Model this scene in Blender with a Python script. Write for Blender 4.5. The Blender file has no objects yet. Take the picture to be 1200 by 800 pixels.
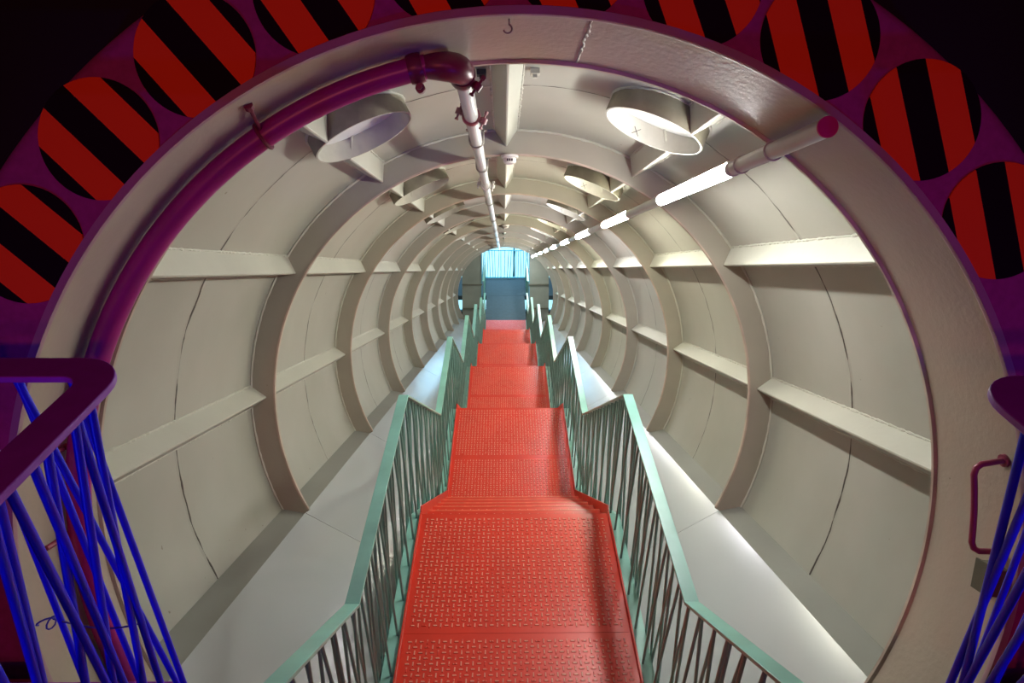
import bpy, bmesh, math, random
from mathutils import Matrix, Vector, Euler
random.seed(11)
PI = math.pi
sc = bpy.context.scene
COL = sc.collection

# ------------------------------------------------------------------ geometry constants (metres)
TH = 0.4029                       # slope of the tunnel
CT, ST = math.cos(TH), math.sin(TH)
RI, RS = 1.50, 1.65               # inner radius of the rings, radius of the shell
Z0, Z1, Z2, DB = 1.745, 2.126, 3.826, 1.9412   # collar front, first ring, second ring, ring spacing
S_END = Z2 + 8 * DB               # last ring
DS, S1, LL, PERP = 2.8792, 3.6049, 1.297, -0.6702   # stair period, first landing end, landing length
WST, HR, XR, XS = 1.1554, 0.8846, 0.5934 + 0.012, 0.0073
HF = DS * CT - LL                 # horizontal run of a flight
DROP = DS * ST
CAM_T = (-0.0581, 0.8144, 0.0)

def T(x, y, s):                   # tunnel frame (right, up across the tunnel, along the tunnel) -> world
    return Vector((x, s * CT + y * ST, y * CT - s * ST))
ROT = Euler((-TH, 0, 0))

# ------------------------------------------------------------------ materials
def nodemat(name):
    m = bpy.data.materials.new(name); m.use_nodes = True
    nt = m.node_tree; b = nt.nodes['Principled BSDF']
    return m, nt, b
def N(nt, t, **kw):
    n = nt.nodes.new(t)
    for k, v in kw.items(): setattr(n, k, v)
    return n
def L(nt, a, b): nt.links.new(a, b)
def math_node(nt, op, a, b=None, c=None):
    n = N(nt, 'ShaderNodeMath', operation=op)
    for i, v in enumerate((a, b, c)):
        if v is None: continue
        if isinstance(v, (int, float)): n.inputs[i].default_value = v
        else: L(nt, v, n.inputs[i])
    return n.outputs[0]
def paint(name, col, rough=.45, var=.12, scale=3., metal=0., bump=.15, spots=0., spotcol=(.1, .07, .05), coat=0., spec=.5, detail=5):
    m, nt, b = nodemat(name)
    tc = N(nt, 'ShaderNodeTexCoord')
    nz = N(nt, 'ShaderNodeTexNoise'); nz.inputs['Scale'].default_value = scale; nz.inputs['Detail'].default_value = detail
    L(nt, tc.outputs['Object'], nz.inputs['Vector'])
    r = N(nt, 'ShaderNodeValToRGB')
    r.color_ramp.elements[0].position = .3; r.color_ramp.elements[1].position = .72
    r.color_ramp.elements[0].color = tuple(c * (1 - var) for c in col) + (1,)
    r.color_ramp.elements[1].color = tuple(min(1, c * (1 + var)) for c in col) + (1,)
    L(nt, nz.outputs['Fac'], r.inputs['Fac'])
    out = r.outputs['Color']
    if spots > 0:
        n2 = N(nt, 'ShaderNodeTexNoise'); n2.inputs['Scale'].default_value = 28; n2.inputs['Detail'].default_value = 3
        L(nt, tc.outputs['Object'], n2.inputs['Vector'])
        g = math_node(nt, 'GREATER_THAN', n2.outputs['Fac'], 1 - spots)
        mx = N(nt, 'ShaderNodeMixRGB'); L(nt, g, mx.inputs['Fac']); L(nt, out, mx.inputs['Color1'])
        mx.inputs['Color2'].default_value = tuple(spotcol) + (1,); out = mx.outputs['Color']
    L(nt, out, b.inputs['Base Color'])
    b.inputs['Metallic'].default_value = metal
    rr = math_node(nt, 'MULTIPLY_ADD', nz.outputs['Fac'], .12, rough - .06)
    L(nt, rr, b.inputs['Roughness'])
    b.inputs['Specular IOR Level'].default_value = spec
    b.inputs['Coat Weight'].default_value = coat
    if bump:
        n3 = N(nt, 'ShaderNodeTexNoise'); n3.inputs['Scale'].default_value = 45; n3.inputs['Detail'].default_value = 3
        L(nt, tc.outputs['Object'], n3.inputs['Vector'])
        bp = N(nt, 'ShaderNodeBump'); bp.inputs['Strength'].default_value = bump; bp.inputs['Distance'].default_value = .004
        L(nt, n3.outputs['Fac'], bp.inputs['Height']); L(nt, bp.outputs['Normal'], b.inputs['Normal'])
    return m

CREAM = (.53, .50, .40)
def shell_mat():
    """cream paint with the broken dark joint that runs round the shell in the middle of every bay"""
    m, nt, b = nodemat('shell_paint')
    tc = N(nt, 'ShaderNodeTexCoord'); sp = N(nt, 'ShaderNodeSeparateXYZ'); L(nt, tc.outputs['Object'], sp.inputs[0])
    nz = N(nt, 'ShaderNodeTexNoise'); nz.inputs['Scale'].default_value = 1.6; nz.inputs['Detail'].default_value = 6
    L(nt, tc.outputs['Object'], nz.inputs['Vector'])
    r = N(nt, 'ShaderNodeValToRGB'); r.color_ramp.elements[0].position = .3; r.color_ramp.elements[1].position = .7
    r.color_ramp.elements[0].color = (.355, .355, .30, 1); r.color_ramp.elements[1].color = (.425, .425, .37, 1)
    L(nt, nz.outputs['Fac'], r.inputs['Fac'])
    wob = N(nt, 'ShaderNodeTexNoise'); wob.inputs['Scale'].default_value = 4.; L(nt, tc.outputs['Object'], wob.inputs['Vector'])
    w = math_node(nt, 'MULTIPLY_ADD', wob.outputs['Fac'], .05, -.025)
    y = math_node(nt, 'ADD', sp.outputs['Y'], w)
    y = math_node(nt, 'SUBTRACT', y, Z2 - DB + .97 + .07 + DB / 2 - 10 * DB)
    fr = math_node(nt, 'FRACT', math_node(nt, 'DIVIDE', y, DB))
    dist = math_node(nt, 'MULTIPLY', math_node(nt, 'ABSOLUTE', math_node(nt, 'SUBTRACT', fr, .5)), DB)
    br = N(nt, 'ShaderNodeTexNoise'); br.inputs['Scale'].default_value = 9.; br.inputs['Detail'].default_value = 4
    L(nt, tc.outputs['Object'], br.inputs['Vector'])
    wid = math_node(nt, 'MAXIMUM', math_node(nt, 'MULTIPLY_ADD', br.outputs['Fac'], .026, -.009), .0006)
    ln = math_node(nt, 'LESS_THAN', dist, wid)
    mx = N(nt, 'ShaderNodeMixRGB'); L(nt, ln, mx.inputs['Fac']); L(nt, r.outputs['Color'], mx.inputs['Color1'])
    mx.inputs['Color2'].default_value = (.045, .035, .028, 1)
    # small scuffs
    n2 = N(nt, 'ShaderNodeTexNoise'); n2.inputs['Scale'].default_value = 22; L(nt, tc.outputs['Object'], n2.inputs['Vector'])
    g = math_node(nt, 'GREATER_THAN', n2.outputs['Fac'], .775)
    m2 = N(nt, 'ShaderNodeMixRGB'); L(nt, math_node(nt, 'MULTIPLY', g, .6), m2.inputs['Fac']); L(nt, mx.outputs['Color'], m2.inputs['Color1'])
    m2.inputs['Color2'].default_value = (.16, .12, .08, 1)
    L(nt, m2.outputs['Color'], b.inputs['Base Color'])
    L(nt, math_node(nt, 'MULTIPLY_ADD', nz.outputs['Fac'], .2, .36), b.inputs['Roughness'])
    bead = math_node(nt, 'SUBTRACT', 1, math_node(nt, 'MINIMUM', math_node(nt, 'DIVIDE', dist, .022), 1))
    n3 = N(nt, 'ShaderNodeTexNoise'); n3.inputs['Scale'].default_value = 2.2; n3.inputs['Detail'].default_value = 2
    L(nt, tc.outputs['Object'], n3.inputs['Vector'])
    h = math_node(nt, 'MULTIPLY_ADD', n3.outputs['Fac'], 1.4, bead)
    bp = N(nt, 'ShaderNodeBump'); bp.inputs['Strength'].default_value = .45; bp.inputs['Distance'].default_value = .008
    L(nt, h, bp.inputs['Height']); L(nt, bp.outputs['Normal'], b.inputs['Normal'])
    return m

def red_mat():
    """red gloss paint; the tops of the raised bars are scuffed to pale metal"""
    m, nt, b = nodemat('red_paint')
    tc = N(nt, 'ShaderNodeTexCoord'); sp = N(nt, 'ShaderNodeSeparateXYZ'); L(nt, tc.outputs['Object'], sp.inputs[0])
    nz = N(nt, 'ShaderNodeTexNoise'); nz.inputs['Scale'].default_value = 3.; nz.inputs['Detail'].default_value = 6
    L(nt, tc.outputs['Object'], nz.inputs['Vector'])
    r = N(nt, 'ShaderNodeValToRGB'); r.color_ramp.elements[0].position = .3; r.color_ramp.elements[1].position = .7
    r.color_ramp.elements[0].color = (.62, .032, .013, 1); r.color_ramp.elements[1].color = (.72, .042, .018, 1)
    L(nt, nz.outputs['Fac'], r.inputs['Fac'])
    n2 = N(nt, 'ShaderNodeTexNoise'); n2.inputs['Scale'].default_value = 60; n2.inputs['Detail'].default_value = 3
    L(nt, tc.outputs['Object'], n2.inputs['Vector'])
    top = math_node(nt, 'GREATER_THAN', sp.outputs['Z'], .0026)
    wear = math_node(nt, 'MULTIPLY', top, math_node(nt, 'GREATER_THAN', n2.outputs['Fac'], .42))
    mx = N(nt, 'ShaderNodeMixRGB'); L(nt, math_node(nt, 'MULTIPLY', wear, .7), mx.inputs['Fac']); L(nt, r.outputs['Color'], mx.inputs['Color1'])
    mx.inputs['Color2'].default_value = (.80, .50, .36, 1)
    L(nt, mx.outputs['Color'], b.inputs['Base Color'])
    b.inputs['Roughness'].default_value = .34
    return m

def stripe_mat(name, ang):
    m, nt, b = nodemat(name)
    tc = N(nt, 'ShaderNodeTexCoord'); sp = N(nt, 'ShaderNodeSeparateXYZ'); L(nt, tc.outputs['Object'], sp.inputs[0])
    # local x = right, z = up in the plane of the wall ; stripes run down to the right at 'ang'
    u = math_node(nt, 'ADD', math_node(nt, 'MULTIPLY', sp.outputs['X'], math.sin(ang) / .165),
                  math_node(nt, 'MULTIPLY', sp.outputs['Z'], math.cos(ang) / .165))
    a = math_node(nt, 'ABSOLUTE', u)
    red = math_node(nt, 'MULTIPLY', math_node(nt, 'GREATER_THAN', a, .25), math_node(nt, 'LESS_THAN', a, .78))
    mx = N(nt, 'ShaderNodeMixRGB'); L(nt, red, mx.inputs['Fac'])
    mx.inputs['Color1'].default_value = (.006, .003, .004, 1); mx.inputs['Color2'].default_value = (.95, .10, .012, 1)
    L(nt, mx.outputs['Color'], b.inputs['Base Color']); b.inputs['Roughness'].default_value = .7
    b.inputs['Specular IOR Level'].default_value = .15
    return m

def emit(name, col, s):
    m, nt, b = nodemat(name)
    b.inputs['Base Color'].default_value = (.9, .9, .9, 1)
    b.inputs['Emission Color'].default_value = tuple(col) + (1,); b.inputs['Emission Strength'].default_value = s
    return m

M = dict(
    worn_lit=paint('worn_lit_edge', (.74, .15, .085), .3, .2, 14, bump=0),  # pale red for worn paint and for a painted highlight along the nosings
    hoopshade=paint('hoop_outer_shade', (.25, .23, .165), .6, .3, 9),  # shade on the hoops' outer walls, put into a darker colour
    shell=shell_mat(),
    ring=paint('ring_paint', (.34, .32, .26), .42, .08, 2.2, spots=.19),
    rib=paint('stiffener_paint', (.48, .48, .41), .36, .06, 3),
    collar=paint('collar_paint', (.43, .37, .295), .36, .10, 1.8, spots=.2, bump=.3),
    lip=paint('purple_lit_lip', (.38, .25, .28), .4, .1, 4),  # cream lip with the room's purple light mixed into the colour
    edge=paint('ring_edge_paint', (.46, .37, .30), .5, .25, 6),
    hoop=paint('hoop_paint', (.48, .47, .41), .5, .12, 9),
    cover=paint('cover_white_paint', (.74, .74, .72), .5, .03, 5),
    mark=paint('dark_mark', (.05, .05, .05), .7, .1),
    floor=paint('floor_grey_paint', (.44, .47, .475), .21, .04, 1.3, bump=.0, detail=2),
    strip=paint('floor_strip_paint', (.24, .245, .22), .4, .08, 3, bump=.05),
    joint=paint('joint_filler', (.03, .028, .025), .8, .1),
    trough=paint('trough_shade', (.06, .065, .055), .7, .3),  # shade of the gap under the stair, put into the colour
    board=paint('trough_board', (.12, .11, .075), .6, .2),
    red=red_mat(),
    redside=paint('red_side_paint', (.60, .04, .018), .33, .08, 3, bump=.08),
    green=paint('green_paint', (.25, .56, .48), .32, .12, 7, bump=.05, spots=.16, spotcol=(.14, .30, .27)),
    rod=paint('rod_green_paint', (.15, .36, .31), .3, .15, 9, bump=0),
    pipe=paint('white_pipe_paint', (.66, .66, .64), .25, .05, 3, bump=0),
    magenta=paint('magenta_lit_pipe', (.30, .012, .17), .33, .12, 5, bump=0),  # cream pipe; the magenta room light is painted on as its colour
    coupling=paint('red_coupling_paint', (.16, .014, .045), .35, .25, 12, bump=0),
    coupling2=paint('red_brown_coupling_paint', (.30, .11, .12), .35, .25, 12, bump=0),
    steel=paint('dull_steel', (.30, .28, .25), .4, .2, 8, metal=.6),
    housing=paint('lamp_housing_paint', (.52, .51, .48), .3, .05, 4, bump=0),
    cap=paint('magenta_lit_cap', (.50, .02, .16), .45, .08, 9, bump=.2),  # purple light on the end cap, painted as a magenta colour
    plastic=paint('white_plastic', (.78, .77, .72), .45, .03, bump=0),
    blackp=paint('black_plastic', (.02, .02, .02), .4, .03, bump=0),
    purple=paint('purple_wall_paint', (.34, .05, .20), .7, .12, 40, bump=.3, spec=.2),
    black=paint('unlit_room_black', (.004, .004, .005), .8, .1),  # unlit room beyond the mouth, its darkness painted as black
    bluerail=paint('violet_lit_rail', (.27, .035, .50), .42, .08, 30, bump=.12),  # rail coloured violet to stand for the violet light on it
    bluerod=paint('blue_lit_rod', (.015, .015, .90), .33, .15, 9, bump=0),  # blue light on the rods, put into their base colour
    handle=paint('plum_handle_paint', (.26, .035, .08), .35, .1, 8, bump=0),
    endplate=paint('end_plate_paint', (.24, .25, .20), .45, .1, 3),
    platform=paint('platform_slate', (.05, .082, .098), .75, .15, 14, bump=.2),
    cyan=paint('cyan_rod_paint', (.02, .50, .66), .4, .1, bump=0),
    frame=paint('window_frame_paint', (.10, .35, .45), .4, .1, bump=0),
    window=emit('bright_window_pane', (.40, .85, 1.0), 1.35),
    wire=paint('blue_wire', (.03, .03, .35), .5, .1, bump=0),
)
LAMPCOL = [(1, .985, .93), (1, .975, .80), (.97, .95, 1), (1, .975, .78), (.94, .96, 1), (.93, .97, 1), (1, .97, .85), (.9, .97, 1), (.9, .97, 1)]
LAMPM = [emit('lit_tube_%s' % n, c, 120) for n, c in zip(['a', 'b', 'c', 'd', 'e', 'f', 'g', 'h', 'i'], LAMPCOL)]

# ------------------------------------------------------------------ object helpers
def finish(name, bm, mats, parent=None, loc=(0, 0, 0), rot=(0, 0, 0), smooth=None, bevel=0):
    me = bpy.data.meshes.new(name)
    bmesh.ops.recalc_face_normals(bm, faces=bm.faces)
    bm.to_mesh(me); bm.free()
    for m in (mats if isinstance(mats, (list, tuple)) else [mats]): me.materials.append(m)
    o = bpy.data.objects.new(name, me); COL.objects.link(o)
    o.location = loc; o.rotation_euler = rot
    if parent: o.parent = parent
    if smooth is not None:
        me.polygons.foreach_set('use_smooth', [True] * len(me.polygons))
        me.set_sharp_from_angle(angle=math.radians(smooth))
    if bevel:
        md = o.modifiers.new('bevel', 'BEVEL'); md.width = bevel; md.segments = 2; md.limit_method = 'ANGLE'; md.angle_limit = math.radians(50)
    return o
def empty(name, loc, rot=(0, 0, 0)):
    o = bpy.data.objects.new(name, None); COL.objects.link(o); o.location = loc; o.rotation_euler = rot
    o.empty_display_size = .1
    return o
def tag(o, label, cat, group=None, kind=None):
    o['label'] = label; o['category'] = cat
    if group: o['group'] = group
    if kind: o['kind'] = kind
    return o
def struct(o): o['kind'] = 'structure'; return o
def dup(root, loc=None, label=None, group=None):
    r = root.copy(); COL.objects.link(r)
    if loc is not None: r.location = loc
    if label: r['label'] = label
    if group: r['group'] = group
    for ch in list(root.children):
        c = ch.copy(); COL.objects.link(c); c.parent = r
        for g in list(ch.children):
            q = g.copy(); COL.objects.link(q); q.parent = c
    return r
def box(bm, x0, x1, y0, y1, z0, z1, mi=0):
    vs = [bm.verts.new((x, y, z)) for x in (x0, x1) for y in (y0, y1) for z in (z0, z1)]
    for f in ((0, 1, 3, 2), (4, 6, 7, 5), (0, 4, 5, 1), (2, 3, 7, 6), (0, 2, 6, 4), (1, 5, 7, 3)):
        bm.faces.new([vs[i] for i in f]).material_index = mi
def prism(bm, pts, axis, a, b, mi=0):
    """extrude a 2-D outline along an axis: axis 'x' takes (y,z) points, 'y' takes (x,z), 'z' takes (x,y)"""
    def mk(p, t):
        return {'x': (t, p[0], p[1]), 'y': (p[0], t, p[1]), 'z': (p[0], p[1], t)}[axis]
    A = [bm.verts.new(mk(p, a)) for p in pts]; B = [bm.verts.new(mk(p, b)) for p in pts]
    n = len(pts)
    bm.faces.new(A).material_index = mi; bm.faces.new(B[::-1]).material_index = mi
    for i in range(n): bm.faces.new((A[i], A[(i + 1) % n], B[(i + 1) % n], B[i])).material_index = mi
def tube(bm, pts, r, n=10, closed=False, mi=0, caps=True):
    pts = [Vector(p) for p in pts]; rings = []
    m = len(pts); up = None
    for i, p in enumerate(pts):
        a = pts[(i - 1) % m] if (i > 0 or closed) else p; b = pts[(i + 1) % m] if (i < m - 1 or closed) else p
        d = (b - a).normalized()
        if up is None: up = d.orthogonal().normalized()
        up = (up - d * up.dot(d)).normalized(); sd = d.cross(up)
        rr = r[i] if isinstance(r, (list, tuple)) else r
        rings.append([bm.verts.new(p + (up * math.cos(2 * PI * k / n) + sd * math.sin(2 * PI * k / n)) * rr) for k in range(n)])
    for i in range(m if closed else m - 1):
        A, B = rings[i], rings[(i + 1) % m]
        for k in range(n): bm.faces.new((A[k], A[(k + 1) % n], B[(k + 1) % n], B[k])).material_index = mi
    if caps and not closed:
        bm.faces.new(rings[0][::-1]).material_index = mi; bm.faces.new(rings[-1]).material_index = mi
def lathe_y(bm, prof, seg=96, a0=0., a1=360., closed_prof=True, mi=0):
    """sweep profile [(radius, y)] round the y axis between angles (degrees, measured from +x towards +z)"""
    full = abs(a1 - a0) >= 359.9
    n = seg if full else seg + 1
    R = []
    for i in range(n):
        a = math.radians(a0 + (a1 - a0) * i / seg)
        R.append([bm.verts.new((r * math.cos(a), y, r * math.sin(a))) for r, y in prof])
    m = len(prof)
    for i in range(seg):
        A, B = R[i], R[(i + 1) % n]
        for k in range(m if closed_prof else m - 1):
            bm.faces.new((A[k], A[(k + 1) % m], B[(k + 1) % m], B[k])).material_index = mi
    if not full and closed_prof:
        bm.faces.new(R[0]); bm.faces.new(R[-1][::-1])
ORD = ['first', 'second', 'third', 'fourth', 'fifth', 'sixth', 'seventh', 'eighth', 'ninth', 'tenth']

# ================================================================== THE TUNNEL (setting)
SH0, SH1 = Z1 - .02, S_END + .35
def shell(name, a0, a1):
    bm = bmesh.new(); lathe_y(bm, [(RS, SH0), (RS, SH1), (RS + .012, SH1), (RS + .012, SH0)], int((a1 - a0) / 2.5), a0, a1)
    return struct(finish(name, bm, M['shell'], rot=ROT, smooth=30))
shell('wall_right', -27.5, 62.1)
shell('ceiling', 62.1, 120.6)
shell('wall_left', 120.6, 207.5)
bm = bmesh.new()                                            # trough under the stair, its darkness painted in
prism(bm, [(-1.50, -.80), (-1.478, -.745), (-.70, -1.16), (-.70, -1.475), (.70, -1.475), (.70, -1.16), (1.478, -.745), (1.50, -.80), (.72, -1.50), (-.72, -1.50)], 'y', SH0, SH1)
bm.free(); bm = bmesh.new()
box(bm, -.675, .675, SH0, SH1, -1.46, -1.44)
for sx in (-1, 1): box(bm, min(sx * .665, sx * .685), max(sx * .665, sx * .685), SH0, SH1, -1.44, -1.15)
struct(finish('floor_trough', bm, M['trough'], rot=ROT)).name = 'floor'

# grey floor plates: per bay, per side, a narrow strip along the wall and a wide plate sloping to the stair
for k in range(9):
    a = (Z1 if k == 0 else Z2 + (k - 1) * DB); b = Z2 + k * DB
    for sx in (-1, 1):
        bm = bmesh.new(); ln = b - a - .004
        prism(bm, [(sx * 1.482, -.716), (sx * 1.34, -.745), (sx * 1.34, -.759), (sx * 1.482, -.730)], 'y', 0, ln, 1)
        prism(bm, [(sx * 1.34, -.745), (sx * .66, -1.133), (sx * .66, -1.147), (sx * 1.34, -.759)], 'y', 0, ln, 0)
        # thin dark joint towards the next plate
        prism(bm, [(sx * 1.34, -.748), (sx * .66, -1.136), (sx * .66, -1.147), (sx * 1.34, -.759)], 'y', ln, ln + .004, 2)
        struct(finish('floor', bm, [M['floor'], M['strip'], M['joint']], loc=T(0, 0, a), rot=ROT))

# ---------------------------------------------------------------- steel rings
bm = bmesh.new()
lathe_y(bm, [(RI, -.008), (RI, .008), (RS - .001, .008), (RS - .001, -.008)], 110, -29.0, 209.0)
ringmesh = finish('steel_ring', bm, M['ring'], loc=T(0, 0, Z2), rot=ROT, smooth=30)
bm = bmesh.new(); lathe_y(bm, [(RI - .003, -.011), (RI - .003, .011), (RI + .007, .012), (RI + .007, -.012)], 110, -28.6, 208.6)
for i in range(170):                                        # uneven weld bead where ring and shell meet
    pass
edge = finish('inner_edge', bm, M['edge'], parent=ringmesh, smooth=30)
bm = bmesh.new()
pts = []; rad = []
for i in range(260):
    a = math.radians(-26 + 232 * i / 259.)
    pts.append((1.645 * math.cos(a), -.012, 1.645 * math.sin(a))); rad.append(.006 + .005 * random.random())
tube(bm, pts, rad, 5)
finish('weld_bead', bm, M['rib'], parent=ringmesh, smooth=60)
tag(ringmesh, 'deep cream steel ring with a ceiling smoke detector, the nearest inside the tunnel', 'ring', 'steel rings stiffening the tunnel')
RL = ['', 'cream steel ring, next beyond the one with the near smoke detector', 'cream steel ring, fourth counting the entrance collar', 'cream steel ring carrying the farther small smoke detector',
      'cream steel ring, sixth counting the entrance collar', 'cream steel ring, seventh counting the entrance collar', 'cream steel ring, third from the bright far opening',
      'cream steel ring, second from the bright far opening', 'small farthest cream steel ring framing the bright end plates']
RL[3] = 'cream steel ring carrying the farther small smoke detector, fifth counting the entrance collar'
for k in range(1, 9): dup(ringmesh, T(0, 0, Z2 + k * DB), RL[k])

# ---------------------------------------------------------------- V stiffeners between the rings
def stiffener_mesh(bm, y0, y1, ph, jag=True):
    """folded angle, apex inward, toes welded to the shell; ph = angle round the tunnel"""
    hw, ap, t = .068, 1.552, .009
    base = math.sqrt(1.646 ** 2 - hw ** 2)
    c, s = math.cos(ph), math.sin(ph)
    def W(r, u): return (r * c - u * s, r * s + u * c)
    prof = [W(base, hw), W(ap, t * .5), W(ap, -t * .5), W(base, -hw), W(base, -hw + t * 1.3), W(ap + t * 1.2, 0), W(base, hw - t * 1.3)]
    prism(bm, prof, 'y', y0, y1)
    # uneven weld beads along both toes
    for u in (hw + .002, -hw - .002):
        n = max(4, int((y1 - y0) / .018)); P = []; R = []
        for i in range(n + 1):
            rr = math.sqrt(1.648 ** 2 - u * u); q = W(rr, u)
            P.append((q[0], y0 + (y1 - y0) * i / n, q[1])); R.append(.004 + .006 * random.random() ** 2)
        tube(bm, P, R, 5)
SP = [(2.2, 'lower right side'), (32.7, 'upper right side'), (91.5, 'top centre'), (149.5, 'upper left side'), (179.4, 'lower left side')]
BAY = ['bay behind the collar', 'second bay from the entrance', 'third bay from the entrance', 'fourth bay from the entrance', 'fifth bay from the entrance',
       'sixth bay from the entrance', 'third bay from the far end', 'second bay from the far end', 'last bay before the far end']
def bayrange(k):
    a = (Z1 if k == 0 else Z2 + (k - 1) * DB) + .009
    return a, Z2 + k * DB - .009
for ph, where in SP:
    for k in range(9):
        a, b = bayrange(k)
        if k < 2:
            bm = bmesh.new(); stiffener_mesh(bm, 0, b - a, math.radians(ph))
            o = finish('angle_stiffener', bm, M['rib'], loc=T(0, 0, a), rot=ROT, bevel=.0015)
            src = o
        else:
            o = src.copy(); COL.objects.link(o); o.location = T(0, 0, a)
        tag(o, 'cream angle stiffener, %s, %s' % (where, BAY[k]), 'stiffener', 'angle stiffeners along the tunnel shell')

# ---------------------------------------------------------------- round porthole hoops with their stub stiffeners
def make_hoop(side, k, full):
    phc = math.radians(66.8 if side > 0 else 115.9); phs = math.radians(62.1 if side > 0 else 120.6)
    a, b = bayrange(k); full_mid = Z2 + k * DB - DB / 2 - .02
    root = empty('porthole_hoop', T(0, 0, full_mid), ROT)
    c, s = math.cos(phc), math.sin(phc)
    def W(r, u, y): return (r * c - u * s, y, r * s + u * c)
    R, t, rim = .2315, .009, 1.550
    bm = bmesh.new(); n = 64; V = []
    for i in range(n):
        q = 2 * PI * i / n; row = []
        for rr, lvl in ((R, 0), (R - t, 0), (R - t, 1), (R, 1)):
            u, y = rr * math.cos(q), rr * math.sin(q)
            row.append(bm.verts.new(W(rim if lvl == 0 else math.sqrt(1.648 ** 2 - u * u), u, y)))
        V.append(row)
    for i in range(n):
        A, B = V[i], V[(i + 1) % n]
        for j in range(4):
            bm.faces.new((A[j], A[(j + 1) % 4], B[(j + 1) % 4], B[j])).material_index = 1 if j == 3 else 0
    wall = finish('hoop_wall', bm, [M['hoop'], M['hoopshade']], parent=root, smooth=40)
    bm = bmesh.new(); P = []; Rr = []                        # weld bead round the foot of the hoop
    for i in range(90):
        q = 2 * PI * i / 90; u, y = (R + .003) * math.cos(q), (R + .003) * math.sin(q)
        P.append(W(math.sqrt(1.646 ** 2 - u * u), u, y)); Rr.append(.004 + .004 * random.random())
    tube(bm, P, Rr, 5, closed=True); finish('weld_bead', bm, M['rib'], parent=wall, smooth=60)
    bm = bmesh.new(); g = 12; grid = {}                      # pale cover plate at the bottom of the hoop
    for rI in range(7):
        for i in range(40):
            q = 2 * PI * i / 40; rr = (R - t - .001) * rI / 6
            u, y = rr * math.cos(q), rr * math.sin(q)
            grid[rI, i] = bm.verts.new(W(math.sqrt(1.643 ** 2 - u * u), u, y)) if (rI or i == 0) else grid[0, 0]
    for rI in range(6):
        for i in range(40):
            f = [grid[rI, i], grid[rI + 1, i], grid[rI + 1, (i + 1) % 40], grid[rI, (i + 1) % 40]]
            if rI == 0: f = [grid[0, 0], grid[1, i], grid[1, (i + 1) % 40]]
            bm.faces.new(f)
    finish('cover_plate', bm, M['cover'], parent=root, smooth=60)
    for y0, y1 in ((a - full_mid, -.197), (.197, b - full_mid)):
        bm = bmesh.new(); stiffener_mesh(bm, y0, y1, phs)
        finish('stub_stiffener', bm, M['rib'], parent=root, bevel=.0015)
    if k < 2 and side > 0:                                    # hand-drawn cross on the far inside face
        bm = bmesh.new()
        for sg in (-1, 1):
            P = []
            for q in (-.08, 0, .08):
                aa = math.radians(78) + q
                P.append(W(1.585 + sg * q * .22, (R - t - .0012) * math.cos(aa), (R - t - .0012) * math.sin(aa)))
            tube(bm, P, .0018, 4)
        finish('cross_mark', bm, M['mark'], parent=wall)
    return root
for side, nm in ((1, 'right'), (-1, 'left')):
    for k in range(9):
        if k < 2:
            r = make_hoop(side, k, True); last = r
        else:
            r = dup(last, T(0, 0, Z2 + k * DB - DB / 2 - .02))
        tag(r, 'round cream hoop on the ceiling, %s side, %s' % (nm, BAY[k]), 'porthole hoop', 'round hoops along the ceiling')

# ---------------------------------------------------------------- entrance collar
col = empty('entrance_collar', T(0, 0, Z0), ROT)
bm = bmesh.new(); w = Z1 - Z0
lathe_y(bm, [(RI, .004), (RI, w), (RI + .02, w), (RI + .02, .004)], 160)
finish('collar_band', bm, M['collar'], parent=col, smooth=30)
bm = bmesh.new(); lathe_y(bm, [(RI - .004, -.004), (RI - .006, .004), (RI - .004, .012), (RI + .018, .012), (RI + .022, .004), (RI + .018, -.004)], 160)
finish('front_lip', bm, M['lip'], parent=col, smooth=50)
bm = bmesh.new(); lathe_y(bm, [(RI - .001, w - .012), (RI - .010, w - .006), (RI - .010, w + .006), (RI - .001, w + .012), (RS, w + .012), (RS, w - .004), (RI + .02, w - .004)], 160)
finish('rear_flange', bm, M['edge'], parent=col, smooth=50)
bm = bmesh.new()
for ph in (83.0,):                                          # welded joint across the band
    P = []; R = []
    for i in range(22):
        a = math.radians(ph + random.uniform(-.12, .12)); P.append((RI * math.cos(a), .012 + (w - .03) * i / 21, RI * math.sin(a))); R.append(.003 + .003 * random.random())
    tube(bm, P, R, 6)
finish('weld_seam', bm, M['rib'], parent=col, smooth=60)
tag(col, 'wide cream steel collar round the tunnel mouth with scuffed band', 'collar')

# U-shaped grab handle on the collar
def PT(r, ph, s): a = math.radians(ph); return (r * math.cos(a), s, r * math.sin(a))
hd = empty('grab_handle', T(*(lambda p: (p[0], p[2], p[1]))(PT(1.5, 4, 1.81))), ROT)
o0 = Vector(PT(1.5, 4, 1.81))
bm = bmesh.new(); P = [PT(1.497, 8.9, 1.81), PT(1.425, 8.9, 1.81), PT(1.408, 8.5, 1.81), PT(1.400, 7.7, 1.81)]
P += [PT(1.400, 7.7 - i * .99, 1.81) for i in range(1, 10)] + [PT(1.408, -2.0, 1.81), PT(1.425, -2.4, 1.81), PT(1.497, -2.4, 1.81)]
tube(bm, [Vector(p) - o0 for p in P], .0095, 12)
finish('grip', bm, M['handle'], parent=hd, smooth=60)
for ph in (8.9, -2.4):
    bm = bmesh.new(); tube(bm, [Vector(PT(1.4995, ph, 1.81)) - o0, Vector(PT(1.49, ph, 1.81)) - o0], .02, 14)
    finish('foot_plate', bm, M['handle'], parent=hd, smooth=40)
tag(hd, 'plum red U-shaped grab handle on the right of the collar', 'handle')
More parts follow.
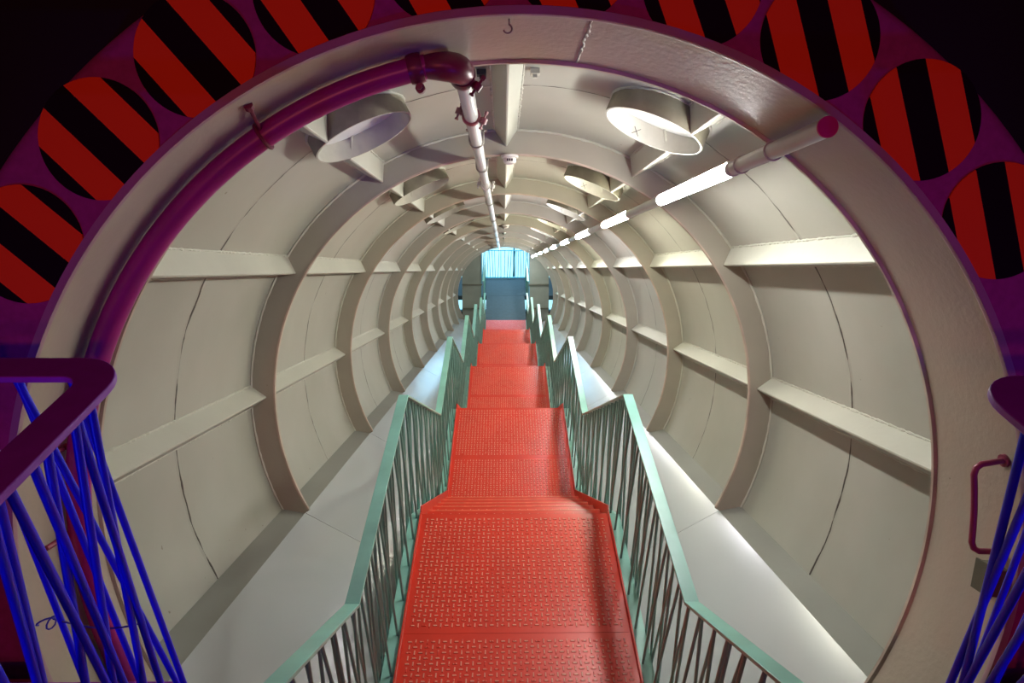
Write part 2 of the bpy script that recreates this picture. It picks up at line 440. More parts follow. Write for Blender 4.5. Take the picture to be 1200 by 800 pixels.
# brown block added in place of a dark recess in the collar
jb = empty('recess_block', T(0, 0, 1.803), ROT)
a = math.radians(-5.7)
def boxrot(bm, cx, cz, rot, hx, hy, hz, y=0):
    vs = []
    for sx in (-1, 1):
        for sy in (-1, 1):
            for sz in (-1, 1):
                u, v = sx * hx, sz * hz
                vs.append(bm.verts.new((cx + u * math.cos(rot) - v * math.sin(rot), y + sy * hy, cz + u * math.sin(rot) + v * math.cos(rot))))
    for f in ((0, 1, 3, 2), (4, 6, 7, 5), (0, 4, 5, 1), (2, 3, 7, 6), (0, 2, 6, 4), (1, 5, 7, 3)): bm.faces.new([vs[i] for i in f])
bm = bmesh.new(); boxrot(bm, 1.475 * math.cos(a), 1.475 * math.sin(a), a, .024, .036, .045); finish('recess_body', bm, M['board'], parent=jb, bevel=.004)
bm = bmesh.new(); boxrot(bm, 1.449 * math.cos(a), 1.449 * math.sin(a), a, .004, .039, .049); finish('recess_face', bm, M['board'], parent=jb, bevel=.002)
tag(jb, 'brown block standing in for a dark recess, right of the collar below the handle', 'box')

# hook at the top of the collar
bm = bmesh.new(); hk = Vector(PT(1.5, 91.6, 1.785))
P = [Vector((0, 0, -.0)), Vector((0, 0, -.012))] + [Vector((-.004 + .012 * math.sin(t), 0, -.026 + .012 * math.cos(t))) for t in [0.3 + i * .45 for i in range(10)]]
tube(bm, P, .0026, 8); 
hk_o = finish('ceiling_hook', bm, M['steel'], loc=T(hk.x, hk.z, hk.y), rot=ROT, smooth=60)
tag(hk_o, 'small open metal hook at the top of the collar', 'hook')
# little square bolts beside the top stiffener
for ph, wh in ((87.4, 'right'), (95.2, 'left')):
    bm = bmesh.new(); p = PT(1.649, ph, 2.69)
    box(bm, -.020, .020, -.020, .020, -.022, 0); box(bm, -.009, .009, -.009, .009, -.036, -.022)
    o = finish('square_bolt', bm, M['rib'] if ph < 90 else M['mark'], loc=T(p[0], p[2], p[1]), rot=ROT, bevel=.002)
    tag(o, 'square bolt head on the near ceiling, just %s of the top stiffener' % wh, 'bolt', 'bolts beside the top stiffener')

# smoke detectors under two of the rings
def detector(s, label):
    root = empty('smoke_detector', T(-.02, RI - .004, s - .01), ROT)
    bm = bmesh.new(); tube(bm, [(0, 0, 0), (0, 0, -.014), (0, 0, -.016)], [.052, .052, .046], 28); finish('base', bm, M['plastic'], parent=root, smooth=40)
    bm = bmesh.new(); tube(bm, [(0, 0, -.0165), (0, 0, -.034), (0, 0, -.046), (0, 0, -.052)], [.038, .040, .034, .020], 28); finish('head', bm, M['plastic'], parent=root, smooth=40)
    bm = bmesh.new(); 
    for i in range(3): box(bm, -.018 + i * .013, -.009 + i * .013, -.043, -.036, -.038, -.024)
    finish('vent_slots', bm, M['blackp'], parent=root)
    tag(root, label, 'smoke detector', 'smoke detectors on the rings')
detector(Z2, 'white round smoke detector under the nearest inner ring')
detector(Z2 + 3 * DB, 'tiny distant white smoke detector further down the ceiling')

# ---------------------------------------------------------------- line of tube lights
PHL = math.radians(55.6); LC = (1.45 * math.cos(PHL), 1.45 * math.sin(PHL))
LLBL = ['big glowing tube light nearest the entrance, with magenta end cap', 'second glowing tube light from the entrance', 'third glowing tube light from the entrance', 'fourth glowing tube light from the entrance',
        'fifth glowing tube light from the entrance', 'fourth glowing tube light from the far end', 'third glowing tube light from the far end', 'second glowing tube light from the far end', 'tiny glowing tube light closest to the far opening']
for k in range(9):
    a = 1.705 if k == 0 else 2.41 + (k - 1) * DB + 1.06
    b = 2.41 + k * DB; e = b + 1.06
    root = empty('tube_light', T(LC[0], LC[1], a), ROT)
    bm = bmesh.new(); tube(bm, [(0, .004, 0), (0, b - a - .03, 0), (0, b - a - .028, 0), (0, b - a, 0)], [.0275, .0275, .0305, .0305], 24)
    hs = finish('housing', bm, M['housing'], parent=root, smooth=40)
    bm = bmesh.new(); tube(bm, [(0, b - a, 0), (0, e - a, 0)], .029, 24, caps=True); finish('diffuser', bm, LAMPM[k], parent=root, smooth=40)
    bm = bmesh.new(); A_ = []                               # opaque reflector shell over the upper right of the tube
    for t in [math.radians(-33 + 161 * i / 14) for i in range(15)]: A_.append((.0325 * math.cos(t), .0325 * math.sin(t)))
    for t in [math.radians(128 - 161 * i / 14) for i in range(15)]: A_.append((.0300 * math.cos(t), .0300 * math.sin(t)))
    prism(bm, A_, 'y', b - a, e - a); finish('reflector', bm, M['housing'], parent=root, smooth=40)
    if k == 0:
        bm = bmesh.new(); tube(bm, [(0, 0, 0), (0, .006, 0)], .029, 32); finish('end_cap', bm, M['cap'], parent=root, smooth=40)
    for q in (b - a - .015,) if k else (.34, b - a - .1):
        bm = bmesh.new(); ring = [(.031 * math.cos(t), q, .031 * math.sin(t)) for t in [i * PI / 12 for i in range(24)]]
        tube(bm, ring, .003, 6, closed=True); finish('clip', bm, M['housing'], parent=root, smooth=60)
    tag(root, LLBL[k], 'light', 'tube lights along the upper right')

# ---------------------------------------------------------------- pipe
PHP = 97.5; RP = 1.440
pc = Vector(PT(RP, PHP, 0))
pipe = empty('sprinkler_pipe', T(pc.x, pc.z, 1.955), ROT)
off = Vector((pc.x, 1.955, pc.z))
def arcp(ph): return Vector(PT(1.458, ph, 1.965)) - off
bm = bmesh.new(); tube(bm, [arcp(a) for a in [101.6 + i * 2.2 for i in range(49)]], .036, 20)
finish('curved_pipe', bm, M['magenta'], parent=pipe, smooth=60)
bm = bmesh.new(); tube(bm, [(0, .085, 0), (0, S_END - 1.955 - .05, 0)], .0285, 20)
finish('straight_pipe', bm, M['pipe'], parent=pipe, smooth=60)
bm = bmesh.new()
E0 = arcp(101.8); E1 = Vector((0, .09, 0)); K = Vector((.008, -.005, .004)); P = []
for i in range(11):
    t = i / 10; P.append(E0 * (1 - t) ** 2 + K * 2 * t * (1 - t) + E1 * t * t)
tube(bm, P, [.034, .038, .041, .043, .044, .044, .044, .043, .041, .038, .034], 22)
finish('elbow', bm, M['coupling'], parent=pipe, smooth=60)
def coupling(cen, d, up, mat, r=.041, w=.022):
    bm = bmesh.new(); d = d.normalized(); up = (up - d * up.dot(d)).normalized(); sd = d.cross(up)
    n = 28; prof = [(r - .010, -w), (r, -w), (r + .003, -w * .5), (r + .003, w * .5), (r, w), (r - .010, w)]
    rows = []
    for i in range(n):
        q = 2 * PI * i / n
        rows.append([bm.verts.new(cen + (up * math.cos(q) + sd * math.sin(q)) * rr + d * y) for rr, y in prof])
    for i in range(n):
        A, B = rows[i], rows[(i + 1) % n]
        for j in range(6): bm.faces.new((A[j], A[(j + 1) % 6], B[(j + 1) % 6], B[j]))
    cp = finish('coupling', bm, mat, parent=pipe, smooth=40)
    for sg in (-1, 1):                                       # bolt ears
        bm = bmesh.new(); c0 = cen + sd * sg * (r + .016)
        tube(bm, [c0 - up * .012, c0 + up * .012], .015, 10)
        finish('bolt_ear', bm, mat, parent=cp, smooth=40)
        bm = bmesh.new(); tube(bm, [c0 - up * .034, c0 - up * .027, c0 - up * .0265, c0 + up * .0265, c0 + up * .027, c0 + up * .040], [.0085, .0085, .005, .005, .0085, .0085], 6)
        finish('bolt', bm, mat, parent=cp)
rad_up = Vector((math.cos(math.radians(PHP)), 0, math.sin(math.radians(PHP))))
coupling(arcp(102.9), arcp(104) - arcp(102), Vector((0, 1, 0)).cross(arcp(104) - arcp(102)) + Vector((0, .5, 0)), M['coupling'])
coupling(E1 + Vector((0, .004, 0)), Vector((0, 1, 0)), Vector((.6, 0, .8)), M['coupling'])
coupling(Vector((0, .62, 0)), Vector((0, 1, 0)), Vector((.35, 0, .9)), M['coupling2'], r=.036, w=.014)
coupling(Vector((0, .72 + DB * 1, 0)), Vector((0, 1, 0)), Vector((.2, 0, .95)), M['pipe'], r=.036, w=.014)
for k in range(9):                                           # U-bolts under every ring
    yy = Z2 + k * DB - 1.955
    for dy in (-.02,) if k else (-.78, -.02):
        bm = bmesh.new(); P = []
        tp = .052
        P.append(Vector((.034, yy + dy, tp))); 
        P += [Vector((.034 * math.cos(t), yy + dy, .034 * math.sin(t))) for t in [-i * PI / 10 for i in range(11)]]
        P.append(Vector((-.034, yy + dy, tp)))
        tube(bm, P, .0042, 7)
        box(bm, -.05, .05, yy + dy - .012, yy + dy + .012, .046, .051)
        for sx in (-1, 1): tube(bm, [(sx * .034, yy + dy, .040), (sx * .034, yy + dy, .046)], .009, 6)
        finish('pipe_clamp', bm, M['steel'], parent=pipe, smooth=40)
# bracket hanging the curved pipe from the collar, top left
bm = bmesh.new(); A = Vector(PT(1.499, 121.5, 1.82)) - off; B = Vector(PT(1.462, 123, 1.955)) - off
tube(bm, [A, A + (B - A) * .12, A + (B - A) * .14, A + (B - A) * .8], [.014, .014, .006, .006], 8)
finish('hanger_rod', bm, M['coupling'], parent=pipe, smooth=40)
bm = bmesh.new(); cc = arcp(123.2); dd = (arcp(124.5) - arcp(121.5)).normalized(); uu = Vector((0, 1, 0)); s2 = dd.cross(uu)
tube(bm, [cc + (uu * math.cos(t) + s2 * math.sin(t)) * .040 for t in [i * PI / 12 for i in range(24)]], .006, 6, closed=True)
finish('pipe_clamp', bm, M['coupling'], parent=pipe, smooth=50)
for ph in (170.6, 182.):
    bm = bmesh.new(); q0 = Vector(PT(1.499, ph, 1.955)) - off; q1 = Vector(PT(1.475, ph, 1.955)) - off
    tube(bm, [q0, q1], .011, 8); tube(bm, [Vector(PT(1.49, ph, 1.85)) - off, Vector(PT(1.49, ph, 1.93)) - off], .009, 8)
    finish('wall_bracket', bm, M['handle'], parent=pipe, smooth=40)
tag(pipe, 'pipe curving magenta round the collar, then running white along the ceiling', 'pipe')

# ================================================================== STAIR
def E(k): v = T(XS, PERP, S1 + (k - 1) * DS); return v      # front edge of landing k
stair = empty('staircase', E(1))
tag(stair, 'red chequer plate staircase of landings and short steep flights', 'staircase')
HW = WST / 2 - .012
def tread_bars(bm, x0, x1, y0, y1, p=.0285):
    nx = int((x1 - x0) / p); ny = int((y1 - y0) / p)
    ox = (x0 + x1 - (nx - 1) * p) / 2; oy = (y0 + y1 - (ny - 1) * p) / 2
    for i in range(nx):
        for j in range(ny):
            cx, cy = ox + i * p, oy + j * p
            a, b = (.0042, .0135) if (i + j) % 2 else (.0135, .0042)
            lo = [bm.verts.new((cx + sx * a, cy + sy * b, 0)) for sx, sy in ((-1, -1), (1, -1), (1, 1), (-1, 1))]
            hi = [bm.verts.new((cx + sx * a * .55, cy + sy * b * .72, .0036)) for sx, sy in ((-1, -1), (1, -1), (1, 1), (-1, 1))]
            bm.faces.new(hi)
            for q in range(4): bm.faces.new((lo[q], lo[(q + 1) % 4], hi[(q + 1) % 4], hi[q]))
NR = 6; RH = DROP / NR; GO = HF / 6
# one landing: two plates with a plain flat strip between them
bm = bmesh.new()
box(bm, -HW, HW, -LL - GO + .007, -.8008, -.006, 0); box(bm, -HW, HW, -.7992, .0, -.006, 0)
box(bm, -HW, HW, -LL + .02, -.02, -.05, -.0061)
tread_bars(bm, -HW + .02, HW - .02, -LL - GO + .03, -.825); tread_bars(bm, -HW + .02, HW - .02, -.775, -.025)
land = finish('landing', bm, M['red'], parent=stair)
bm = bmesh.new()                                             # a step: tread with rounded nosing and riser
box(bm, -HW, HW, -GO - .0, 0, -.006, 0)
prism(bm, [(0, 0), (.003, -.003), (.003, -.03), (0, -.03)], 'x', -HW, HW)
box(bm, -HW, HW, -GO, -GO + .006, -.006, RH - .03)
tread_bars(bm, -HW + .02, HW - .02, -GO + .02, -.03)
box(bm, -HW + .004, HW - .004, -.011, -.001, 0, .0016, 1)
step = finish('step', bm, [M['red'], M['worn_lit']], parent=stair)
bm = bmesh.new()
box(bm, -HW, HW, -.002, .004, -.06, 0)
nose = finish('landing_nosing', bm, M['redside'], parent=stair)
first = True
for k in range(0, 7):
    e = E(k) - E(1)
    if k >= 1:
        o = land if k == 1 else land.copy()
        if k > 1: COL.objects.link(o); o.parent = stair
        o.location = e
        o2 = nose if k == 1 else nose.copy()
        if k > 1: COL.objects.link(o2); o2.parent = stair
        o2.location = e
    if k < 6:
        for j in range(1, 6):
            if first: o = step; first = False
            else: o = step.copy(); COL.objects.link(o); o.parent = stair
            o.location = e + Vector((0, GO * j, -RH * j))
        bm = bmesh.new()                                     # last riser down to the next landing
        box(bm, -HW, HW, HF - GO, HF - GO + .006, -DROP, -DROP + RH - .03)
        finish('riser', bm, M['redside'], parent=stair).location = e
def prof(k0, k1, up_l, up_f, dn):
    """outline (y, z) of a side plate from the start of flight k0 to landing end k1, relative to E(1)"""
    top = []; bot = []
    y0, z0 = E(k0).y - E(1).y, E(k0).z - E(1).z
    top.append((y0 - .3 if k0 == 0 else y0, z0 + up_l)); bot.append((top[0][0], z0 - dn))
    for k in range(k0, k1):
        y, z = E(k).y - E(1).y, E(k).z - E(1).z
        top += [(y + .01, z + up_l), (y + HF + .01, z - DROP + up_l)]
        bot += [(y - .07, z - dn), (y + HF - .07, z - DROP - dn)]
        if k == k1 - 1: top.append((y + HF + LL, z - DROP + up_l)); bot.append((y + HF + LL, z - DROP - dn))
    return top, bot
for sx in (-1, 1):                                            # red side plates rising above the treads
    for k in range(0, 6):
        e = E(k) - E(1)
        bm = bmesh.new(); x0, x1 = sorted((sx * HW, sx * (HW + .010)))
        y = [-.0, HF + .01, HF + LL]; 
        pts = [(0, .026), (.03, .042), (HF * .95, -DROP * .95 + .05), (HF + .03, -DROP + .026), (HF + LL - .001, -DROP + .022), (HF + LL - .001, -DROP - .13), (HF - .05, -DROP - .13), (0, -.13)]
        prism(bm, pts, 'x', x0, x1)
        finish('side_plate', bm, M['redside'], parent=stair, bevel=.0015).location = e

# ---------------------------------------------------------------- green railings
def rail_path(k0, k1):
    """list of (y, z) nodes following landings and flights from the end of landing k0 to the end of landing k1"""
    P = [(E(k0).y, E(k0).z)]
    for k in range(k0, k1):
        P += [(E(k).y + HF, E(k).z - DROP), (E(k).y + HF + LL, E(k).z - DROP)]
    return P
def flatbar(bm, path, x0, x1, h, th):
    """flat bar following the path, thickness measured at right angles"""
    n = len(path); up = []
    for i, (y, z) in enumerate(path):
        dirs = []
        if i > 0: v = Vector((path[i][0] - path[i - 1][0], path[i][1] - path[i - 1][1])).normalized(); dirs.append(v)
        if i < n - 1: v = Vector((path[i + 1][0] - path[i][0], path[i + 1][1] - path[i][1])).normalized(); dirs.append(v)
        nn = sum((Vector((-v.y, v.x)) for v in dirs), Vector((0, 0))).normalized()
        c = nn.dot(Vector((-dirs[0].y, dirs[0].x)))
        up.append(nn / max(c, .4))
    rows = []
    for (y, z), u in zip(path, up):
        a = (y, z + h); b = (y - u.x * th, z + h - u.y * th)
        rows.append([bm.verts.new((x0, a[0], a[1])), bm.verts.new((x1, a[0], a[1])), bm.verts.new((x1, b[0], b[1])), bm.verts.new((x0, b[0], b[1]))])
    for i in range(n - 1):
        for k in range(4): bm.faces.new((rows[i][k], rows[i][(k + 1) % 4], rows[i + 1][(k + 1) % 4], rows[i + 1][k]))
    bm.faces.new(rows[0]); bm.faces.new(rows[-1][::-1])
def interp(path, y):
    for (a, za), (b, zb) in zip(path, path[1:]):
        if a <= y <= b: return za + (zb - za) * (y - a) / (b - a)
    return path[0][1] if y < path[0][0] else path[-1][1]
for sx, nm in ((-1, 'left'), (1, 'right')):
    root = empty('stair_railing', E(0) + Vector((sx * XR, 0, 0)))
    base = root.location
    path = [(y - base.y, z - base.z) for y, z in rail_path(0, 6)]
    bm = bmesh.new(); flatbar(bm, path, -.0265, .0265, HR, .012)
    finish('handrail', bm, M['green'], parent=root, bevel=.002)
    bm = bmesh.new()
    xi = -sx * (XR - HW - .0115); xo = sx * .036
    x0, x1 = sorted((xi, xo)); flatbar(bm, path, x0, x1, -.004, .012)
    xa, xb = sorted((xi, xi + sx * .008)); flatbar(bm, path, xa, xb, -.016, .10)
    finish('base_rail', bm, M['green'], parent=root, bevel=.0015)
    rods = []; y = .02; i = 0; yend = path[-1][0] - .02
    G = .205
    while y < yend:
        # four rods to a foot spacing: they meet in pairs under the handrail and lean apart below
        for q, (dt, lo, hi) in enumerate(((.00, -.02, .05), (.024, -.13, .02), (.100, -.05, .11), (.124, .0, .14))):
            ty = y + dt + random.uniform(-.006, .006); by = y + dt + random.uniform(lo, hi)
            bx = xi + sx * .018 if q == 0 else xo + sx * .008
            by = min(max(by, .012), yend); ty = min(max(ty, .012), yend)
            rods.append((by, bx, ty, sx * -.006 if q % 2 == 0 else sx * .010, q))
        y += G + random.uniform(-.01, .01)
    def rod(bm, r):
        by, bx, ty, tx, q = r
        zb = interp(path, by) - (.004 if q == 0 else .07); zt = interp(path, ty) + HR - .012
        tube(bm, [(bx, by, zb), (tx, ty, zt)], .0066, 7)
    for r in rods[:100]:
        bm = bmesh.new(); rod(bm, r); finish('baluster', bm, M['rod'], parent=root, smooth=60)
    if rods[100:]:
        bm = bmesh.new()
        for r in rods[100:]: rod(bm, r)
        o = finish('baluster', bm, M['rod'], parent=root, smooth=60); o['kind'] = 'stuff'
    tag(root, 'green zigzag stair railing with leaning thin rods, %s of the red steps' % nm, 'railing', 'green railings beside the stair')

# ================================================================== UPPER LANDING AND ITS GUARDS
CAMY, CAMZ = T(0, .8144, 0).y, T(0, .8144, 0).z
GX, GY = .80, CAMY + .97
GZ = CAMZ - .62; BZ = CAMZ - 1.67
bm = bmesh.new()
box(bm, -3.2, -GX - .0, -2.5, GY - .06, E(0).z - .09, E(0).z); box(bm, GX, 3.2, -2.5, GY - .06, E(0).z - .09, E(0).z)
box(bm, -GX, GX, -2.5, E(0).y - .31, E(0).z - .09, E(0).z)
struct(finish('floor', bm, M['black']))
bm = bmesh.new(); box(bm, -HW, HW, -.30, 0, -.05, 0); tread_bars(bm, -HW + .02, HW - .02, -.29, -.02)
finish('landing', bm, M['red'], parent=stair).location = E(0) - E(1)

def camray(u, v):
    return None
def guard(sx, gx, gy, rods, label):
    root = empty('guard_railing', (sx * gx, gy, E(0).z))
    # L-shaped flat bars with a rounded corner: one branch runs outward, the other back past the viewer
    W2 = .034; Rc = .07
    def ribbon(bm, z0, z1, hw, shift=0.):
        cl = [(sx * shift, -1.75), (sx * shift, -Rc)]
        for i in range(1, 9):
            t = i / 8 * PI / 2; cl.append((sx * (shift + Rc - Rc * math.cos(t)), -Rc + Rc * math.sin(t)))
        cl += [(sx * 2.0, 0)]
        Lf = []; Rt = []
        for i, p in enumerate(cl):
            a = Vector(cl[max(i - 1, 0)]); b = Vector(cl[min(i + 1, len(cl) - 1)]); d = (b - a).normalized(); n = Vector((-d.y, d.x))
            Lf.append(Vector(p) + n * hw); Rt.append(Vector(p) - n * hw)
        rows = [[bm.verts.new((l.x, l.y, z1)), bm.verts.new((r.x, r.y, z1)), bm.verts.new((r.x, r.y, z0)), bm.verts.new((l.x, l.y, z0))] for l, r in zip(Lf, Rt)]
        for i in range(len(rows) - 1):
            for k in range(4): bm.faces.new((rows[i][k], rows[i][(k + 1) % 4], rows[i + 1][(k + 1) % 4], rows[i + 1][k]))
        bm.faces.new(rows[0]); bm.faces.new(rows[-1][::-1])
    h = GZ - E(0).z
    bm = bmesh.new(); ribbon(bm, h - .014, h, W2); finish('handrail', bm, M['bluerail'], parent=root, smooth=35, bevel=.002)
    bm = bmesh.new(); ribbon(bm, BZ - E(0).z - .014, BZ - E(0).z, W2, .095); finish('base_rail', bm, M['bluerail'], parent=root, smooth=35, bevel=.002)
    for (a, b) in rods:
        # a = point under the handrail, b = a lower point of the same rod; both relative to the eye level line above the stair
        A = Vector((a[0], a[1] + CAMY, GZ - .014)); B = Vector((b[0], b[1] + CAMY, CAMZ + b[2]))
        t = (BZ - A.z) / (B.z - A.z); B = A + (B - A) * t
        bm = bmesh.new(); tube(bm, [A - root.location, B - root.location], .0074, 10); finish('baluster', bm, M['bluerod'], parent=root, smooth=60)
    tag(root, label, 'railing', 'violet guard railings at the tunnel mouth')
    return root
LR = [((-.79, .90), (-.878, .837, -1.371)), ((-.78, .846), (-.878, .878, -1.439)), ((-.78, .839), (-.878, .773, -1.267)), 
      ((-.775, .727), (-.878, .794, -1.30)), ((-.78, .767), (-.878, .722, -1.182)), ((-.775, .675), (-.878, .760, -1.245)), ((-.78, .658), (-.878, .656, -1.073)),
      ((-.775, .634), (-.878, .649, -1.061)), ((-.78, .55), (-.878, .60, -1.059)),
      ((-.885, .995), (-.90, .97, -1.5)), ((-.99, .995), (-.935, .98, -1.5)), ((-.985, .995), (-1.02, .98, -1.5)), ((-1.08, .995), (-1.16, .98, -1.5))]
RR = [((.818, .81), (.868, .723, -1.21)), ((.826, .77), (.868, .745, -1.237)), ((.818, .70), (.868, .716, -1.198)), ((.826, .66), (.868, .681, -1.141)), ((.818, .57), (.868, .640, -1.102)),
      ((1.00, .92), (1.13, .92, -1.5)), ((1.10, .92), (1.20, .92, -1.5)), ((1.20, .92), (1.36, .92, -1.5))]
guard(-1, .80, CAMY + .99, LR, 'violet guard railing with blue slanting rods at the left of the tunnel mouth')
guard(1, .834, CAMY + .92, RR, 'violet guard railing with blue slanting rods at the right of the tunnel mouth')
# thin wire tied across the left guard
bm = bmesh.new(); A = Vector((-.93, CAMY + .97, CAMZ - 1.34)); B = Vector((-1.16, CAMY + .98, CAMZ - 1.34))
P = []
for i in range(15):
    t = i / 14; p = A.lerp(B, t); p.z -= .03 * math.sin(t * PI); P.append(p - A)
for i in range(16):
    q = i * .55; P.append(B - A + Vector((-.012 * math.sin(q) - i * .002, .01 * math.cos(q * 1.3), .014 * math.cos(q) - .014)))
tube(bm, P, .0022, 6)
tag(finish('tied_wire', bm, M['wire'], loc=A, smooth=60), 'thin blue wire tied across the left guard rods', 'wire')

# ---------------------------------------------------------------- dark wall round the mouth with striped discs
SW = Z0 + .021
bm = bmesh.new()
prof_ = [(RI + .021, 0), (1.79, 0)] + [(1.79 + .05 * math.sin(t), .05 - .05 * math.cos(t)) for t in [i * PI / 12 for i in range(1, 7)]] + [(1.84, .35), (RI + .16, .35), (RI + .16, .02), (RI + .021, .02)]
lathe_y(bm, prof_, 160)
struct(finish('wall_entrance', bm, M['purple'], loc=T(0, 0, SW), rot=ROT, smooth=40))
bm = bmesh.new()
lathe_y(bm, [(1.84, 0), (7, 0), (7, .05), (1.84, .05)], 64)
struct(finish('wall_back', bm, M['black'], loc=T(0, 0, SW + .28), rot=ROT))
ANG = {145: 41, 133: 45, 121: 49, 109: 55, 97: 60, 85: 65, 73: 69, 61: 73, 49: 73.5, 37: 74.5, 25: 76, 157: 38}
PLACE = {145: 'beside the left guard railing, lowest on the left', 133: 'second up on the left', 121: 'third up on the left', 109: 'above the curve of the magenta pipe', 97: 'cut by the top of the photo, left of centre', 85: 'cut by the top of the photo, right of centre',
         73: 'right of the top, above the first ceiling hoop', 61: 'third up on the right', 49: 'beside the magenta lamp cap, second up on the right', 37: 'lowest on the right edge'}
PHI = {145: 147.8, 133: 135.1, 121: 122.8, 109: 110.1, 97: 97.8, 85: 85.5, 73: 73.0, 61: 60.6, 49: 47.8, 37: 35.0}
for ph in (145, 133, 121, 109, 97, 85, 73, 61, 49, 37):
    p = PT(1.657, PHI[ph], 0)
    bm = bmesh.new(); n = 72
    def dv(r, y, i):                                          # rim trimmed where the disc meets the collar
        x, z = r * math.cos(2 * PI * i / n), r * math.sin(2 * PI * i / n)
        q = math.hypot(x + p[0], z + p[2]); g = max(q, RI + .022) / q
        return bm.verts.new(((x + p[0]) * g - p[0], y, (z + p[2]) * g - p[2]))
    f = [[dv(r, y, i) for i in range(n)] for r, y in ((.165, -.0005), (.165, -.005), (.1635, -.006))]
    for a_, b_ in ((0, 1), (1, 2)):
        for i in range(n): bm.faces.new((f[a_][i], f[a_][(i + 1) % n], f[b_][(i + 1) % n], f[b_][i]))
    bm.faces.new(f[2]); bm.faces.new(f[0][::-1])
    o = finish('striped_disc', bm, stripe_mat('striped_disc_paint', math.radians(ANG[ph])), loc=T(p[0], p[2], SW), rot=ROT)
    tag(o, 'red and black striped disc, ' + PLACE[ph], 'disc', 'striped discs round the tunnel mouth')

# ================================================================== FAR END
SE = S_END + .12
e6 = E(6)
bm = bmesh.new()
def endplate(sx):
    P = [(sx * .735, -1.2), (sx * .735, 1.30)]
    for i in range(9):
        x = .735 + (1.37 - .735) * i / 8
        P.append((sx * x, min(math.sqrt(1.62 ** 2 - x * x), 1.5)))
    P += [(sx * 1.37, -.70)]
    return P
for sx, nm in ((-1, 'left'), (1, 'right')):
    root = empty('end_plate', T(sx * 1.05, 0, SE), ROT)
    bm = bmesh.new(); P = [(sx * .735, -1.32), (sx * .735, 1.455)]
    for i in range(1, 9):
        x = .735 + (1.37 - .735) * i / 8; P.append((sx * x, math.sqrt(1.63 ** 2 - x * x)))
    P += [(sx * 1.37, -.80)]
    prism(bm, [(x - sx * 1.05, z) for x, z in P], 'y', 0, .02)
    finish('plate', bm, M['endplate'], parent=root)
    for z in (.33, -.42):
        bm = bmesh.new(); x0, x1 = sorted((sx * .735 - sx * 1.05, sx * 1.37 - sx * 1.05)); box(bm, x0, x1, -.05, 0, z - .025, z + .025)
        finish('cross_rib', bm, M['board'], parent=root, bevel=.004)
    bm = bmesh.new(); x0, x1 = sorted((sx * .735 - sx * 1.05, sx * .76 - sx * 1.05)); box(bm, x0, x1, -.02, 0, -1.3, 1.45)
    finish('jamb', bm, M['frame'], parent=root)
    tag(root, 'grey green steel end plate with two ribs, %s of the bright far opening' % nm, 'plate', 'end plates at the far opening')
# platform beyond, railing, bright glazing
PZ = e6.z
bm = bmesh.new(); box(bm, -.60, .60, e6.y + .006, e6.y + 1.655, PZ - .10, PZ); struct(finish('floor', bm, M['platform']))
bm = bmesh.new(); box(bm, -4, 4, e6.y + 1.66, e6.y + 3.12, PZ - .15, PZ); struct(finish('floor', bm, M['platform']))
fr = empty('platform_railing', (0, e6.y + 3.0, PZ))
bm = bmesh.new(); box(bm, -2.2, 2.2, -.03, .03, .99, 1.01); finish('handrail', bm, M['cyan'], parent=fr, bevel=.003)
bm = bmesh.new(); box(bm, -2.2, 2.2, -.03, .03, .03, .05); finish('base_rail', bm, M['cyan'], parent=fr, bevel=.003)
for i in range(46):
    x = -2.1 + i * 4.2 / 45 + random.uniform(-.02, .02)
    bm = bmesh.new(); tube(bm, [(x, 0, .0), (x + random.uniform(-.10, .10), 0, .995)], .010, 6); finish('baluster', bm, M['cyan'], parent=fr, smooth=60)
tag(fr, 'cyan railing with slanting rods seen through the far opening', 'railing')
for sx, nm in ((-1, 'left'), (1, 'right')):                  # continuing guard on both sides of the far platform
    r = empty('platform_guard', (sx * .66, e6.y + .45, PZ))
    bm = bmesh.new(); box(bm, -.026, .026, .15, 2.5, .975, .987); finish('handrail', bm, M['green'], parent=r, bevel=.002)
    for i in range(26):
        bm = bmesh.new(); y = .18 + i * .09; tube(bm, [(0, y, 0), (random.uniform(-.01, .01), y + random.uniform(-.08, .08), .975)], .0068, 6); finish('baluster', bm, M['rod'], parent=r, smooth=60)
    tag(r, 'distant green guard railing on the %s of the slate platform' % nm, 'railing', 'guard railings beyond the far opening')
# window wall of the far sphere
wy = e6.y + 5.0
bm = bmesh.new(); box(bm, -3.4, 3.4, 0, .03, -2.2, 3.4); wp = struct(finish('window_1', bm, M['window'], loc=(0, wy, PZ)))
wf = []
bm = bmesh.new()
for x in (-3.4, -2.2, -1.1, 0.32, 1.1, 2.2, 3.4): box(bm, x - .03, x + .03, -.06, 0, -2.2, 3.4)
for z in (-2.2, 1.02, 2.1, 3.4): box(bm, -3.4, 3.4, -.06, 0, z - .035, z + .035)
finish('window_frame', bm, M['frame'], parent=wp)
bm = bmesh.new(); box(bm, -4.2, -4.1, 0, 5.3, -2.6, 4.4); box(bm, 4.1, 4.2, 0, 5.3, -2.6, 4.4); box(bm, -4.2, 4.2, 0, 5.3, 4.4, 4.5)
struct(finish('wall_far', bm, M['platform'], loc=(0, e6.y + .9, PZ)))

# ================================================================== LIGHT
def light(kind, name, loc, target, energy, color, **kw):
    d = bpy.data.lights.new(name, kind); d.energy = energy; d.color = color
    for k, v in kw.items(): setattr(d, k, v)
    o = bpy.data.objects.new(name, d); COL.objects.link(o); o.location = loc
    v = Vector(target) - Vector(loc); o.rotation_euler = v.to_track_quat('-Z', 'Y').to_euler()
    return o
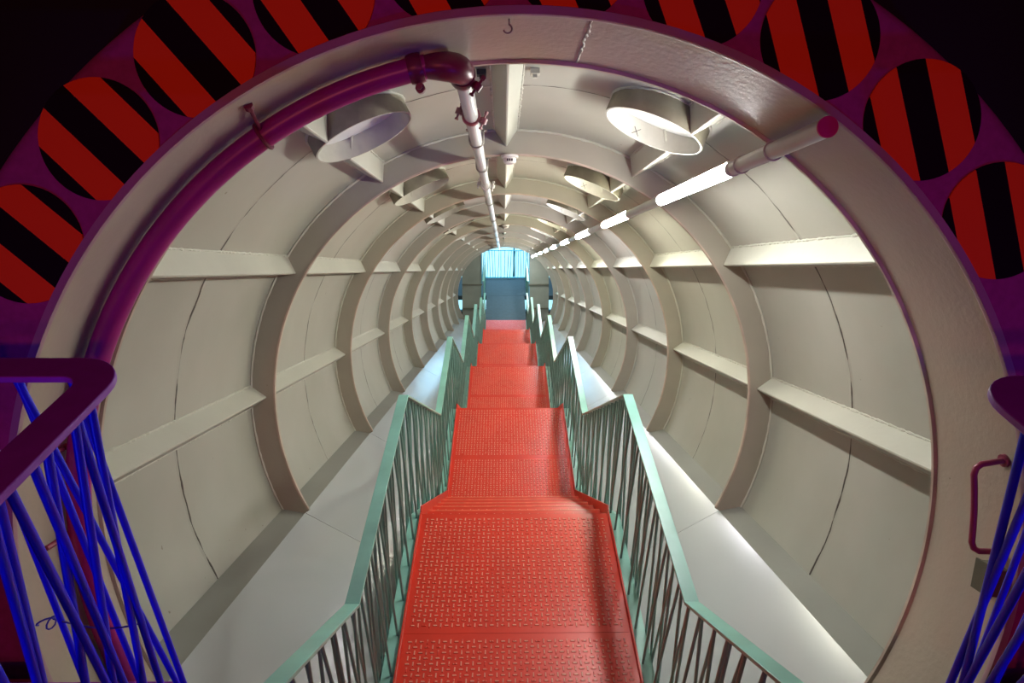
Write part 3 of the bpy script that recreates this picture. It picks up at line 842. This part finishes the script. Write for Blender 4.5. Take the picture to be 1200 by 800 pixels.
# coloured show lighting of the upper sphere
light('SPOT', 'red_spot', T(-.9, .9, -2.4), T(0, .9, 1.5), 80, (1, .18, .10), spot_size=math.radians(70), spot_blend=.6, shadow_soft_size=.05)
light('SPOT', 'magenta_spot', T(1.3, .5, -2.2), T(0, .8, 1.5), 36, (1, .12, .50), spot_size=math.radians(85), spot_blend=.8, shadow_soft_size=.06)
light('SPOT', 'blue_light_left', (-1.75, -.7, -.95), (-1.15, 1.0, -.35), 420, (.03, .04, 1), spot_size=math.radians(42), spot_blend=.7, shadow_soft_size=.08)
light('SPOT', 'blue_light_right', (1.75, -.7, -.95), (1.18, .95, -.35), 420, (.03, .04, 1), spot_size=math.radians(42), spot_blend=.7, shadow_soft_size=.08)
light('SPOT', 'violet_light', (0, -1.6, 1.9), (0, 1.0, 0), 12, (.45, .08, 1), spot_size=math.radians(70), spot_blend=.7, shadow_soft_size=.08)
light('AREA', 'far_rail_fill', (0, e6.y + 1.9, PZ + 2.6), (0, e6.y + 2.9, PZ + .5), 45, (.5, .8, 1), size=2.5)  # added fill, no real lamp: lights the far railing from the front

light('AREA', 'window_daylight', (0, e6.y + 4.6, PZ + 1.2), (0, e6.y - 4, PZ + 2.2), 170, (.38, .70, 1), size=3.0)

w = bpy.data.worlds.new('world'); sc.world = w; w.use_nodes = True
w.node_tree.nodes['Background'].inputs[0].default_value = (.02, .02, .03, 1); w.node_tree.nodes['Background'].inputs[1].default_value = .12

# ================================================================== CAMERA
yaw, pit = .0135, .117
cy_, sy_, cp, sp = math.cos(yaw), math.sin(yaw), math.cos(pit), math.sin(pit)
# camera axes in the tunnel frame (right, up, along)
def mul(Y, P): return [[sum(Y[i][k] * P[k][j] for k in range(3)) for j in range(3)] for i in range(3)]
MM = mul([[cy_, 0, sy_], [0, 1, 0], [-sy_, 0, cy_]], [[1, 0, 0], [0, cp, -sp], [0, sp, cp]])
ax = [T(MM[0][j], MM[1][j], MM[2][j]) for j in range(3)]
cam = bpy.data.cameras.new('camera'); co = bpy.data.objects.new('camera', cam); COL.objects.link(co)
mw = Matrix.Identity(4)
for i in range(3):
    mw[i][0] = ax[0][i]; mw[i][1] = ax[1][i]; mw[i][2] = -ax[2][i]; mw[i][3] = T(*CAM_T)[i]
co.matrix_world = mw
cam.sensor_width = 36; cam.lens = 720 / 1200 * 36; cam.clip_start = .02; cam.clip_end = 200
sc.camera = co
vs = sc.view_settings
vs.view_transform = 'Standard'; vs.look = 'None'; vs.exposure = 0; vs.gamma = 1; vs.use_curve_mapping = False
sc.cycles.max_bounces = 8; sc.cycles.diffuse_bounces = 5
